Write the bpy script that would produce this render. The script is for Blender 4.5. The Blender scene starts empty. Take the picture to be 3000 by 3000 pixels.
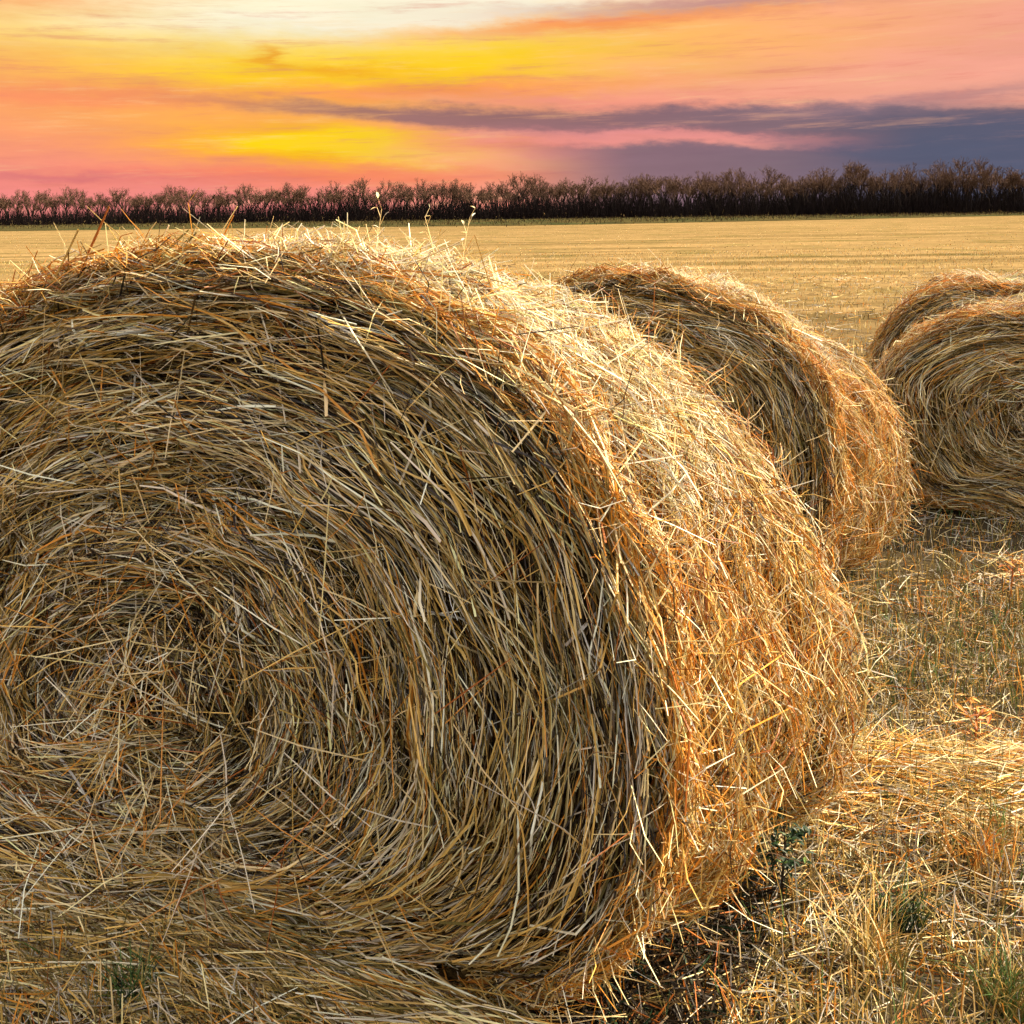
import bpy, math, random
import numpy as np

R = math.radians
rng = np.random.default_rng(7)
random.seed(7)
scene = bpy.context.scene
col = scene.collection

# ------------------------------------------------------------------ settings
F_PX, PITCH, ROLL, CAM_H = 3200.0, R(6), R(0.85), 1.6
Y0 = 622 + F_PX * math.tan(PITCH)
SUN_ELEV, SUN_AZ = R(43), R(80)          # azimuth measured from +Y towards +X
scene.view_settings.view_transform = 'Standard'
scene.view_settings.look = 'None'
scene.view_settings.gamma = 1
EXPO = 1.78
scene.view_settings.exposure = EXPO
cy = scene.cycles
cy.max_bounces = 4; cy.diffuse_bounces = 3; cy.glossy_bounces = 1; cy.transmission_bounces = 2; cy.transparent_max_bounces = 4
cy.use_adaptive_sampling = True; cy.adaptive_threshold = .03; cy.adaptive_min_samples = 16
cy.debug_use_spatial_splits = True

# ------------------------------------------------------------------ helpers
def tag(o, label=None, cat=None, group=None, kind=None):
    if label: o['label'] = label
    if cat: o['category'] = cat
    if group: o['group'] = group
    if kind: o['kind'] = kind
    return o

def link(o, parent=None):
    col.objects.link(o)
    if parent: o.parent = parent
    return o

def empty(name, loc=(0, 0, 0), rz=0.0):
    o = bpy.data.objects.new(name, None)
    o.empty_display_size = 0.2
    o.location = loc
    o.rotation_euler = (0, 0, rz)
    return link(o)

def mesh_np(name, V, quads=None, tris=None, cols=None, mat=None, parent=None, smooth=False):
    me = bpy.data.meshes.new(name)
    V = np.asarray(V, np.float32)
    nq = 0 if quads is None else len(quads)
    nt = 0 if tris is None else len(tris)
    me.vertices.add(len(V))
    me.vertices.foreach_set('co', V.ravel())
    loops = []
    if nq: loops.append(np.asarray(quads, np.int32).ravel())
    if nt: loops.append(np.asarray(tris, np.int32).ravel())
    loops = np.concatenate(loops)
    me.loops.add(len(loops))
    me.loops.foreach_set('vertex_index', loops)
    starts = np.concatenate([np.arange(nq) * 4, nq * 4 + np.arange(nt) * 3]).astype(np.int32)
    me.polygons.add(nq + nt)
    me.polygons.foreach_set('loop_start', starts)
    me.polygons.foreach_set('use_smooth', np.full(nq + nt, smooth))
    if cols is not None:
        at = me.color_attributes.new('tint', 'FLOAT_COLOR', 'POINT')
        C4 = np.ones((len(V), 4), np.float32)
        C4[:, :3] = cols
        at.data.foreach_set('color', C4.ravel())
    me.update()
    me.validate()
    if mat: me.materials.append(mat)
    o = bpy.data.objects.new(name, me)
    return link(o, parent)

def unit(a):
    return a / np.maximum(np.linalg.norm(a, axis=-1, keepdims=True), 1e-9)

class Strands:
    """collects stalks (3-sided tapering tubes) and builds them as one mesh"""
    def __init__(self):
        self.V, self.Q, self.C, self.n = [], [], [], 0
    def add(self, P, rad, cols, taper=0.6, flat=1.0, sides=3):
        P = np.asarray(P, float)
        N, K, _ = P.shape
        if N == 0: return
        T = unit(np.gradient(P, axis=1))
        ref = unit(rng.normal(size=(N, 1, 3)))
        U = unit(np.cross(T, ref))
        W = np.cross(T, U)
        prof = np.interp(np.arange(K), [0, (K - 1) * .35, K - 1], [.8, 1.0, taper])
        r = np.asarray(rad)[:, None] * prof[None]
        ang = np.arange(sides) * 2 * math.pi / sides
        ring = (U[:, :, None] * np.cos(ang)[None, None, :, None] + W[:, :, None] * (np.sin(ang) * flat)[None, None, :, None]) * r[:, :, None, None]
        V = (P[:, :, None] + ring).reshape(-1, 3)
        base = (np.arange(N) * K * sides)[:, None, None] + self.n
        a = np.arange(K - 1)[None, :, None] * sides
        j = np.arange(sides)[None, None, :]
        j2 = (j + 1) % sides
        q = np.stack([base + a + j, base + a + j2, base + a + sides + j2, base + a + sides + j], -1).reshape(-1, 4)
        self.V.append(V); self.Q.append(q)
        self.C.append(np.repeat(np.asarray(cols), K * sides, axis=0))
        self.n += len(V)
    def build(self, name, mat, parent=None):
        return mesh_np(name, np.concatenate(self.V), quads=np.concatenate(self.Q), cols=np.concatenate(self.C), mat=mat, parent=parent)

PAL = {
    'cream': (.84, .65, .31), 'gold': (.60, .385, .095), 'pale': (.84, .74, .52), 'brown': (.105, .06, .018),
    'orange': (.64, .27, .03), 'olive': (.22, .17, .042), 'rust': (.36, .11, .015), 'green': (.10, .17, .035),
    'dark': (.022, .013, .005), 'tan': (.27, .19, .062), 'dgreen': (.018, .045, .018), 'grey': (.40, .37, .29),
}
def pick(n, mix):
    ks = list(mix)
    w = np.array([mix[k] for k in ks], float); w /= w.sum()
    idx = rng.choice(len(ks), n, p=w)
    C = np.array([PAL[k] for k in ks])[idx]
    C = C * rng.uniform(.62, 1.22, (n, 1)) * rng.uniform(.975, 1.025, (n, 3))
    return np.clip(C, 0.004, .85)

# ------------------------------------------------------------------ materials
def straw_mat(name, transl=.28, rough=.48, spec=.42):
    m = bpy.data.materials.new(name); m.use_nodes = True
    nt = m.node_tree; nt.nodes.clear()
    out = nt.nodes.new('ShaderNodeOutputMaterial')
    at = nt.nodes.new('ShaderNodeAttribute'); at.attribute_name = 'tint'
    pr = nt.nodes.new('ShaderNodeBsdfPrincipled')
    pr.inputs['Roughness'].default_value = rough
    pr.inputs['Specular IOR Level'].default_value = spec
    nt.links.new(at.outputs['Color'], pr.inputs['Base Color'])
    tr = nt.nodes.new('ShaderNodeBsdfTranslucent')
    nt.links.new(at.outputs['Color'], tr.inputs['Color'])
    mx = nt.nodes.new('ShaderNodeMixShader'); mx.inputs[0].default_value = transl
    nt.links.new(pr.outputs[0], mx.inputs[1]); nt.links.new(tr.outputs[0], mx.inputs[2])
    nt.links.new(mx.outputs[0], out.inputs['Surface'])
    return m

def noise_mat(name, c1, c2, scale, stretch=(1, 1, 1), bump=.5, bumpscale=None, rough=.9, detail=8, c3=None, scale3=1.0):
    m = bpy.data.materials.new(name); m.use_nodes = True
    nt = m.node_tree
    pr = nt.nodes['Principled BSDF']
    pr.inputs['Roughness'].default_value = rough
    pr.inputs['Specular IOR Level'].default_value = 0.0
    tc = nt.nodes.new('ShaderNodeTexCoord')
    mp = nt.nodes.new('ShaderNodeMapping'); mp.inputs['Scale'].default_value = stretch
    nt.links.new(tc.outputs['Object'], mp.inputs['Vector'])
    no = nt.nodes.new('ShaderNodeTexNoise'); no.inputs['Scale'].default_value = scale; no.inputs['Detail'].default_value = detail
    no.inputs['Roughness'].default_value = .65
    nt.links.new(mp.outputs[0], no.inputs['Vector'])
    rp = nt.nodes.new('ShaderNodeValToRGB')
    rp.color_ramp.elements[0].position = .36; rp.color_ramp.elements[1].position = .64
    rp.color_ramp.elements[0].color = (*c1, 1); rp.color_ramp.elements[1].color = (*c2, 1)
    nt.links.new(no.outputs['Fac'], rp.inputs[0])
    outc = rp.outputs[0]
    if c3:
        n3 = nt.nodes.new('ShaderNodeTexNoise'); n3.inputs['Scale'].default_value = scale3; n3.inputs['Detail'].default_value = 4
        nt.links.new(mp.outputs[0], n3.inputs['Vector'])
        r3 = nt.nodes.new('ShaderNodeValToRGB'); r3.color_ramp.elements[0].position = .5; r3.color_ramp.elements[1].position = .68
        nt.links.new(n3.outputs['Fac'], r3.inputs[0])
        mx = nt.nodes.new('ShaderNodeMix'); mx.data_type = 'RGBA'
        nt.links.new(r3.outputs[0], mx.inputs[0]); nt.links.new(outc, mx.inputs[6]); mx.inputs[7].default_value = (*c3, 1)
        outc = mx.outputs[2]
    nt.links.new(outc, pr.inputs['Base Color'])
    bu = nt.nodes.new('ShaderNodeBump'); bu.inputs['Strength'].default_value = bump; bu.inputs['Distance'].default_value = .03
    nt.links.new(no.outputs['Fac'], bu.inputs['Height']); nt.links.new(bu.outputs[0], pr.inputs['Normal'])
    return m

M_STRAW = straw_mat('straw', .22)
M_LITTER = straw_mat('ground_straw', .2, .6, .3)
M_LEAF = straw_mat('leaf', .3, .5)
M_WOOD = straw_mat('bark', 0.0, .9, .1)
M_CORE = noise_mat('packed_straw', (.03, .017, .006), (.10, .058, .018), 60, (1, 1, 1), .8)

# ------------------------------------------------------------------ world / sky
def build_world():
    w = bpy.data.worlds.new('World'); scene.world = w; w.use_nodes = True
    nt = w.node_tree; nt.nodes.clear()
    N = nt.nodes.new; L = nt.links.new
    def val(x):
        return x
    def M(op, a, b=None, c=None, clamp=False):
        n = N('ShaderNodeMath'); n.operation = op; n.use_clamp = clamp
        for i, v in enumerate((a, b, c)):
            if v is None: continue
            if isinstance(v, (int, float)): n.inputs[i].default_value = v
            else: L(v, n.inputs[i])
        return n.outputs[0]
    def comb(x, y, z=0.0):
        n = N('ShaderNodeCombineXYZ')
        for i, v in enumerate((x, y, z)):
            if isinstance(v, (int, float)): n.inputs[i].default_value = v
            else: L(v, n.inputs[i])
        return n.outputs[0]
    def noise(vec, scale, detail=5, rough=.55):
        n = N('ShaderNodeTexNoise'); n.inputs['Scale'].default_value = scale
        n.inputs['Detail'].default_value = detail; n.inputs['Roughness'].default_value = rough
        L(vec, n.inputs['Vector']); return n.outputs['Fac']
    def lin(c):
        return tuple((v / 255 / 12.92) if v / 255 < .04045 else ((v / 255 + .055) / 1.055) ** 2.4 for v in c)
    def mix(f, a, b):
        n = N('ShaderNodeMix'); n.data_type = 'RGBA'; n.clamp_factor = True
        L(f, n.inputs[0])
        for i, v in ((6, a), (7, b)):
            if isinstance(v, tuple): n.inputs[i].default_value = (*lin(v), 1)
            else: L(v, n.inputs[i])
        return n.outputs[2]
    def sstep(x, lo, hi):
        n = N('ShaderNodeMapRange'); n.interpolation_type = 'SMOOTHSTEP'
        L(x, n.inputs[0]); n.inputs[1].default_value = lo; n.inputs[2].default_value = hi
        return n.outputs[0]
    tc = N('ShaderNodeTexCoord')
    sp = N('ShaderNodeSeparateXYZ'); L(tc.outputs['Generated'], sp.inputs[0])
    dx, dy, dz = sp.outputs
    az = M('ARCTAN2', dx, dy)
    el = M('ARCSINE', dz)
    X0 = M('MULTIPLY_ADD', az, 3.3, 1.5)                        # thousand-pixel style units: 0..3 across the view
    h = M('MULTIPLY_ADD', M('SUBTRACT', X0, 1.5), -.0148, .622)
    Y0_ = M('SUBTRACT', h, M('MULTIPLY', el, 3.3))
    # slanted, stretched warp
    v1 = comb(M('MULTIPLY', X0, 1.0), M('MULTIPLY_ADD', X0, -.5, M('MULTIPLY', Y0_, 5.0)), 3.1)
    n1 = noise(v1, 1.6, 6, .6); n2 = noise(comb(M('MULTIPLY', X0, 1.2), M('MULTIPLY', Y0_, 9.0), 9.7), 2.2, 7, .62)
    n3 = noise(comb(M('MULTIPLY', X0, 5), M('MULTIPLY', Y0_, 14), 2.2), 2.0, 6, .65)
    Y = M('ADD', Y0_, M('ADD', M('MULTIPLY', M('SUBTRACT', n1, .5), .085), M('MULTIPLY', M('SUBTRACT', n3, .5), .045)))
    X = M('ADD', X0, M('MULTIPLY', M('SUBTRACT', n2, .5), .6))
    def blob(cx, cy, rx, ry, slant=0.0, amp=1.0):
        a = M('DIVIDE', M('SUBTRACT', X, cx), rx)
        yy = M('SUBTRACT', M('SUBTRACT', Y, cy), M('MULTIPLY', M('SUBTRACT', X, cx), slant))
        b = M('DIVIDE', yy, ry)
        e = M('EXPONENT', M('MULTIPLY', M('ADD', M('MULTIPLY', a, a), M('MULTIPLY', b, b)), -1.0))
        return M('MULTIPLY', e, amp, clamp=True)
    c = mix(sstep(X, .0, 3.0), (252, 158, 112), (250, 172, 146))
    c = mix(M('MULTIPLY', sstep(Y, .33, .60), sstep(X, 1.9, .9)), c, (244, 140, 134))            # pink low left
    c = mix(blob(.25, .13, .8, .12), c, (252, 180, 96))
    c = mix(blob(2.9, .16, .8, .1, -.03, .6), c, (236, 156, 148))
    c = mix(blob(2.1, .12, .65, .10), c, (255, 178, 116))
    c = mix(blob(.30, .115, .55, .05, -.08, .7), c, (253, 206, 104))
    c = mix(blob(1.10, .19, .75, .13, -.06, 1.35), c, (255, 208, 36))                            # big yellow
    c = mix(blob(.95, .10, .75, .07, -.06, 1.0), c, (255, 226, 110))
    c = mix(blob(1.2, .03, .75, .065, -.07, 1.6), c, (255, 246, 218))
    c = mix(blob(.75, .045, .4, .03, -.06, .3), c, (255, 246, 190))
    c = mix(blob(1.8, .07, .6, .028, -.06, .9), c, (250, 150, 84))
    c = mix(blob(2.2, .022, .65, .022, -.02, .9), c, (196, 144, 142))
    c = mix(blob(.77, .185, .05, .032, .0, .8), c, (240, 158, 44))
    c = mix(blob(1.0, .212, .2, .016, .0, .7), c, (240, 160, 40))
    c = mix(blob(1.3, .262, .6, .028, -.03, .75), c, (250, 140, 76))
    c = mix(blob(1.7, .295, .55, .03, .02, .8), c, (240, 146, 130))
    c = mix(blob(.35, .30, .7, .035, .02, .65), c, (250, 134, 104))
    c = mix(blob(1.0, .43, .5, .075, .02, 1.3), c, (255, 168, 44))
    c = mix(blob(1.0, .42, .30, .040, .02, 1.4), c, (255, 214, 8))                               # low yellow patch
    c = mix(blob(1.22, .462, .25, .018, .03, 1.2), c, (255, 214, 30))
    c = mix(blob(.9, .52, .7, .025, .0, .5), c, (250, 120, 84))
    c = mix(blob(1.7, .42, .45, .07, .0, .8), c, (232, 140, 136))
    c = mix(blob(1.5, .475, .35, .03, .05, .6), c, (250, 170, 130))
    n4 = noise(comb(M('MULTIPLY', X0, 1.6), M('MULTIPLY_ADD', X0, .9, M('MULTIPLY', Y0_, 22.0)), 5.5), 1.5, 9, .68)
    c = mix(M('MULTIPLY', sstep(n4, .52, .72), .34), c, (255, 212, 150))
    c = mix(M('MULTIPLY', sstep(n4, .48, .30), .42), c, (222, 128, 112))
    # dark banks
    def bank(x, yc, th, soft):
        d = M('ABSOLUTE', M('SUBTRACT', Y, yc))
        n = N('ShaderNodeMapRange'); n.interpolation_type = 'SMOOTHSTEP'
        L(M('SUBTRACT', d, th), n.inputs[0]); n.inputs[1].default_value = soft; n.inputs[2].default_value = -soft * .4
        return n.outputs[0]
    # upper long thin bank, widening right
    thu = M('MULTIPLY_ADD', sstep(X0, .3, 1.7), .030, M('MULTIPLY', sstep(X0, 2.0, 3.0), .062))
    ycu = M('ADD', M('MULTIPLY_ADD', sstep(X0, .4, 1.8), .055, .300), M('MULTIPLY', sstep(X0, 2.0, 3.0), .075))
    b1 = M('MULTIPLY', bank(X0, ycu, thu, .026), sstep(X0, .2, 1.25))
    wsp = M('MULTIPLY_ADD', sstep(n4, .50, .70), -.4, 1.0)
    c = mix(M('MULTIPLY', M('MULTIPLY', b1, .88), wsp), c, mix(sstep(X0, 1.2, 2.6), (142, 104, 112), (92, 93, 113)))
    # wispy shoulder
    c = mix(blob(2.75, .31, .4, .026, -.10, .6), c, (160, 124, 132))
    # lower bank
    b2 = M('MULTIPLY', sstep(Y, .402, .437), sstep(X0, 1.4, 1.9))
    c = mix(M('MULTIPLY', b2, .92), c, mix(sstep(X0, 1.7, 2.9), (130, 106, 120), (90, 93, 116)))
    c = mix(M('MULTIPLY', sstep(X0, 2.25, 2.75), M('MULTIPLY', M('MULTIPLY', sstep(Y, .32, .39), .9), wsp)), c, (88, 92, 115))
    c = mix(M('MULTIPLY', blob(1.9, .398, .5, .017, .03, .8), sstep(X0, 2.7, 2.3)), c, (238, 150, 146))
    c = mix(blob(.2, .525, .35, .012, .0, .5), c, (206, 108, 122))
    # fine streak brightness
    st = M('MULTIPLY_ADD', M('SUBTRACT', n2, .5), .30, 1.0)
    vm = N('ShaderNodeVectorMath'); vm.operation = 'SCALE'; L(c, vm.inputs[0]); L(st, vm.inputs['Scale'])
    bg1 = N('ShaderNodeBackground'); L(vm.outputs[0], bg1.inputs[0]); bg1.inputs[1].default_value = 2 ** (-EXPO)
    sky = N('ShaderNodeTexSky'); sky.sky_type = 'NISHITA'; sky.sun_disc = False
    sky.sun_elevation = SUN_ELEV; sky.sun_rotation = SUN_AZ
    sky.air_density = 1.2; sky.dust_density = 3.0
    bg2 = N('ShaderNodeBackground'); mw = N('ShaderNodeMix'); mw.data_type = 'RGBA'; mw.inputs[0].default_value = .45; mw.inputs[7].default_value = (4.6, 3.7, 2.8, 1); L(sky.outputs[0], mw.inputs[6]); L(mw.outputs[2], bg2.inputs[0]); bg2.inputs[1].default_value = .15
    ms = N('ShaderNodeMixShader')
    away = M('ABSOLUTE', az)
    L(M('MAXIMUM', sstep(el, .22, .5), sstep(away, 1.3, 3.0)), ms.inputs[0]); L(bg1.outputs[0], ms.inputs[1]); L(bg2.outputs[0], ms.inputs[2])
    out = N('ShaderNodeOutputWorld'); L(ms.outputs[0], out.inputs[0])
build_world()

# ------------------------------------------------------------------ sun + camera
sd = bpy.data.lights.new('sun', 'SUN'); sd.energy = 3.7; sd.angle = R(.6); sd.color = (1.0, .82, .58)
so = bpy.data.objects.new('sun', sd); link(so)
so.rotation_euler = (math.pi / 2 - SUN_ELEV, 0, math.pi - SUN_AZ)

cd = bpy.data.cameras.new('camera'); cam = bpy.data.objects.new('camera', cd); link(cam)
cd.sensor_width = 36; cd.lens = 36 * F_PX / 3000
cd.shift_y = (Y0 - 1500) / 3000
cd.clip_start = .05; cd.clip_end = 5000
cam.location = (0, 0, CAM_H)
from mathutils import Matrix, Vector
cam.rotation_euler = (Matrix.Rotation(math.pi / 2 - PITCH, 4, 'X') @ Matrix.Rotation(-ROLL, 4, 'Z')).to_euler()
scene.camera = cam

# ------------------------------------------------------------------ ground height
def gz(x, y):
    x = np.asarray(x, float); y = np.asarray(y, float)
    fade = np.exp(-np.maximum(y - 6, 0) / 12)
    z = .018 * np.sin(x * 2.3 + .7 * y) * np.cos(y * 1.9 - .4) + .012 * np.sin(x * 5.1 - y * 3.7 + 1) + .008 * np.sin(9 * x + 4 * y)
    # low windrow of loose straw running right from the foot of the nearest bale
    z = z + .05 * np.exp(-((y - (2.85 + .02 * x + .05 * np.sin(3 * x))) / .16) ** 2) / (1 + np.exp(-(x - .75) * 8))
    return z * fade

def ground():
    xs = np.concatenate([np.linspace(-1600, -60, 16), np.linspace(-50, -7, 24), np.linspace(-6, 8, 150), np.linspace(9, 50, 24), np.linspace(60, 1600, 16)])
    ys = np.concatenate([np.linspace(-60, -2, 10), np.linspace(-1, 12, 150), np.linspace(12.5, 60, 50), np.geomspace(65, 2500, 24)])
    Xg, Yg = np.meshgrid(xs, ys)
    Z = gz(Xg, Yg)
    V = np.stack([Xg, Yg, Z], -1).reshape(-1, 3)
    nx, ny = len(xs), len(ys)
    i = (np.arange(ny - 1)[:, None] * nx + np.arange(nx - 1)[None]).ravel()
    q = np.stack([i, i + 1, i + nx + 1, i + nx], -1)
    m = noise_mat('field_soil', (.14, .095, .042), (.24, .17, .078), 3.0, (1, 1, 1), .6, c3=(.125, .098, .038), scale3=.35)
    # distance-free stripes of stubble rows across the field
    nt = m.node_tree; pr = nt.nodes['Principled BSDF']
    tc = nt.nodes.new('ShaderNodeTexCoord'); mp = nt.nodes.new('ShaderNodeMapping'); mp.inputs['Scale'].default_value = (.05, .9, 1); mp.inputs['Rotation'].default_value = (0, 0, .06)
    nt.links.new(tc.outputs['Object'], mp.inputs[0])
    n = nt.nodes.new('ShaderNodeTexNoise'); n.inputs['Scale'].default_value = .6; n.inputs['Detail'].default_value = 9; n.inputs['Roughness'].default_value = .75
    nt.links.new(mp.outputs[0], n.inputs['Vector'])
    r = nt.nodes.new('ShaderNodeValToRGB'); r.color_ramp.elements[0].position = .38; r.color_ramp.elements[1].position = .62
    r.color_ramp.elements[0].color = (.58, .57, .48, 1); r.color_ramp.elements[1].color = (1.25, 1.2, 1.08, 1)
    nt.links.new(n.outputs['Fac'], r.inputs[0])
    old = pr.inputs['Base Color'].links[0].from_socket
    mu = nt.nodes.new('ShaderNodeMix'); mu.data_type = 'RGBA'; mu.blend_type = 'MULTIPLY'; mu.inputs[0].default_value = 1
    nt.links.new(old, mu.inputs[6]); nt.links.new(r.outputs[0], mu.inputs[7]); 
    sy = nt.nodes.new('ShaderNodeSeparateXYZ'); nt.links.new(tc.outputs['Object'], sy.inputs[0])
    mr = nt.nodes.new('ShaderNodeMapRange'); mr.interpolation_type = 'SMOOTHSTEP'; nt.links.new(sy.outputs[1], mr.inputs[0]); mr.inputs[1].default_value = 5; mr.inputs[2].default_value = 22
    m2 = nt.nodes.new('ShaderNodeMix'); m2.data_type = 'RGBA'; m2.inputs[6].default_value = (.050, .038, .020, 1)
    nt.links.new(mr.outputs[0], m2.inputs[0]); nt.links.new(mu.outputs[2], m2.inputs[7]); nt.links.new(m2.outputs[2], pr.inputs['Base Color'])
    o = mesh_np('field_ground', V, quads=q, mat=m, smooth=True)
    tag(o, 'golden stubble field stretching back to the tree line', kind='structure')
ground()

def verge():
    pts = []
    V, q = [], []
    n = 60
    for i in range(n):
        t = i / (n - 1)
        x = -420 + 800 * t
        yrow = 254 - .37 * x if x < 0 else 254 - .30 * x
        y0 = yrow - (128 if x < 0 else max(128 - .75 * x, 40)) * (.97 + .03 * math.sin(x * .05))
        V += [(x, y0, .03), (x, yrow + 60, .03)]
        if i: q.append((2 * i - 2, 2 * i, 2 * i + 1, 2 * i - 1))
    m = noise_mat('verge_grass', (.022, .022, .009), (.07, .055, .02), .25, (1, .4, 1), .3, c3=(.03, .04, .015), scale3=.1)
    o = mesh_np('grass_verge', V, quads=q, mat=m)
    tag(o, 'dark olive grass strip in front of the distant tree line', kind='structure')
verge()

# ------------------------------------------------------------------ bales
def unproject(px, plane_o, yaw, k):
    x, y = px
    u2, v2 = x - 1500, Y0 - y
    cr, sr = math.cos(ROLL), math.sin(ROLL)
    u = u2 * cr + v2 * sr; v = -u2 * sr + v2 * cr
    c, s = math.cos(PITCH), math.sin(PITCH)
    d = np.array([u / F_PX, c + v / F_PX * s, -s + v / F_PX * c])
    n = np.array([math.sin(yaw), math.cos(yaw), 0]); rt = np.array([math.cos(yaw), -math.sin(yaw), 0])
    o = np.array([plane_o[0], plane_o[1], 0]) + n * k
    C = np.array([0, 0, CAM_H]); t = ((o - C) @ n) / (d @ n); P = C + d * t
    return float((P - o) @ rt), float(P[2])

class Bale:
    """slumped round bale: polar outline about the eye of its spiral, front and back, with a rounded rim"""
    RR = .07
    flare = .0
    dent = None
    def __init__(s, o, yaw, L, eye, near, far, seed):
        s.o, s.yaw, s.L, s.eye, s.seed = o, yaw, L, eye, seed
        s.th = np.linspace(-math.pi, math.pi, 361)
        s.rn = s._polar(near); s.rf = s._polar(far)
        rs = np.random.default_rng(seed)
        s.ph = rs.uniform(0, 6.28, 12)
    def _polar(s, pts):
        p = np.array(pts) - np.array(s.eye)
        a = np.arctan2(p[:, 1], p[:, 0]); r = np.hypot(p[:, 0], p[:, 1])
        i = np.argsort(a); a, r = a[i], r[i]
        rr = np.interp(s.th, np.r_[a - 2 * math.pi, a, a + 2 * math.pi], np.r_[r, r, r])
        k = np.hanning(25); k /= k.sum()
        rr = rr - .012 - .026 * np.clip(np.sin(s.th), 0, 1)
        rr2 = np.convolve(np.r_[rr[-41:-1], rr, rr[1:41]], k, 'same')[40:-40]
        return rr2
    def rad(s, th, q):
        """outline radius at angle th, fraction q along the axis"""
        a = np.mod(th + math.pi, 2 * math.pi) - math.pi
        rn = np.interp(a, s.th, s.rn); rf = np.interp(a, s.th, s.rf)
        return rn * (1 - q) + rf * q
    def relief(s, u, th):
        p = s.ph
        f = .012 * np.sin(u * 21 + 1.3 * np.sin(th * 2 + p[0]) + p[1]) + .010 * np.sin(u * 37 + 2 * np.sin(th * 1.5 + p[2]) + p[3])
        g = .014 * np.sin(th * 7 + u * 5 + p[4]) * np.sin(u * 9 + th * 3 + p[5]) + .008 * np.sin(th * 17 + u * 11 + p[6])
        return f * 1.6 + g * 1.35
    def S(s, u, th, off=0.0):
        """u 0..1 front face, 1..2 rounded rim, 2..3 wrapped side, 3..4 back rim, 4..5 back face"""
        u = np.asarray(u, float); th = np.asarray(th, float); RR, L = s.RR, s.L
        off = off + s.relief(u, th)
        for t0, u0, a, tw, uw in (s.dent or ()):
            off = off - a * np.exp(-((th - t0) / tw) ** 2 - ((u - u0) / uw) ** 2)
        q = np.clip(np.where(u < 2, 0, np.where(u < 3, u - 2, 1)), 0, 1)
        r0 = s.rad(th, q)
        ph = np.clip(np.where(u <= 2, u - 1, 4 - u), 0, 1) * math.pi / 2
        rad = np.where(u < 1, u * (r0 - RR), np.where(u < 2, r0 - RR + RR * np.sin(ph), np.where(u < 3, r0, np.where(u < 4, r0 - RR + RR * np.sin(ph), (5 - u) * (r0 - RR)))))
        ax = np.where(u < 1, 0, np.where(u < 2, RR * (1 - np.cos(ph)), np.where(u < 3, RR + (L - 2 * RR) * (u - 2), np.where(u < 4, L - RR * (1 - np.cos(ph)), L))))
        nr = np.where(u < 1, 0, np.where(u < 2, np.sin(ph), np.where(u < 3, 1, np.where(u < 4, np.sin(ph), 0))))
        na = np.where(u < 1, -1, np.where(u < 2, -np.cos(ph), np.where(u < 3, 0, np.where(u < 4, np.cos(ph), 1))))
        dome = .05 * np.clip(1 - u, 0, 1) ** 1.0
        rad = rad + nr * off; ax = ax + na * off - np.where(u < 1, dome, 0)
        zz = s.eye[1] + rad * np.sin(th)
        ax = ax - s.flare * np.interp(s.eye[0] + rad * np.cos(th), [-1.2, -.6, 0, .6], [1.3, .8, -.5, -1.0]) * np.exp(-(np.maximum(zz, 0) / .2) ** 2) * np.where(u < 1, np.clip(1.15 - .15 * u, 0, 1), np.where(u < 2, 2 - u, 0))
        x = s.eye[0] + rad * np.cos(th); z = np.maximum(s.eye[1] + rad * np.sin(th), .012)
        # local coordinates: x right, y along the axis, z up
        return np.stack([x, ax, z], -1)
    def core(s, parent):
        us = np.r_[np.linspace(0.001, 1, 14), np.linspace(1, 2, 5)[1:], np.linspace(2, 3, 14)[1:], np.linspace(3, 4, 4)[1:], np.linspace(4, 4.999, 6)[1:]]
        ts = np.linspace(-math.pi, math.pi, 121)[:-1]
        U, T = np.meshgrid(us, ts, indexing='ij')
        V = s.S(U, T, -.038).reshape(-1, 3)
        nt = len(ts); i = np.arange(len(us) - 1)[:, None] * nt; j = np.arange(nt)[None]; j2 = (j + 1) % nt
        q = np.stack([i + j, i + nt + j, i + nt + j2, i + j2], -1).reshape(-1, 4)
        return mesh_np('packed_core', V, quads=q, mat=M_CORE, parent=parent, smooth=True)
    def strands_along(s, S_, n, ulo, uhi, len_lo, len_hi, ang_sd, off_lo, off_hi, r_lo, r_hi, mixd, K=4, tilt=.03, power=.5, thr=(-math.pi, math.pi), bias=0.0, taper=.6, wob=.006, clump=1, flat=1.0):
        u0 = ulo + (uhi - ulo) * rng.random(n) ** power
        th0 = rng.uniform(thr[0], thr[1], n)
        ln = rng.uniform(len_lo, len_hi, n) * rng.uniform(.6, 1.15, n)
        ang = rng.normal(bias, ang_sd, n)
        offs = rng.uniform(off_lo, off_hi, n)
        if clump > 1:
            ix = rng.integers(0, max(n // clump, 1), n)
            u0 = np.clip(u0[ix] + rng.normal(0, .011, n), ulo * .9, uhi + .05); th0 = th0[ix] + rng.normal(0, .05, n)
            ang = ang[ix] + rng.normal(0, .07, n); offs = offs[ix] + rng.normal(0, .005, n)
        q = np.clip(u0 - 2, 0, 1)
        R0 = s.rad(th0, q)
        rl = np.where(u0 < 1, u0 * (R0 - s.RR), R0)
        rl = np.maximum(rl, .10)
        ln = np.minimum(ln, rl * 1.5)
        t = np.linspace(-.5, .5, K)[None]
        dth = (ln * np.cos(ang) / rl)[:, None] * t
        scale = np.where(u0 < 1, 1 / (R0 - s.RR), np.where(u0 < 2, 1 / (s.RR * 1.57), 1 / (s.L - 2 * s.RR)))
        du = (ln * np.sin(ang) * scale)[:, None] * t
        uu = u0[:, None] + du
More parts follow.
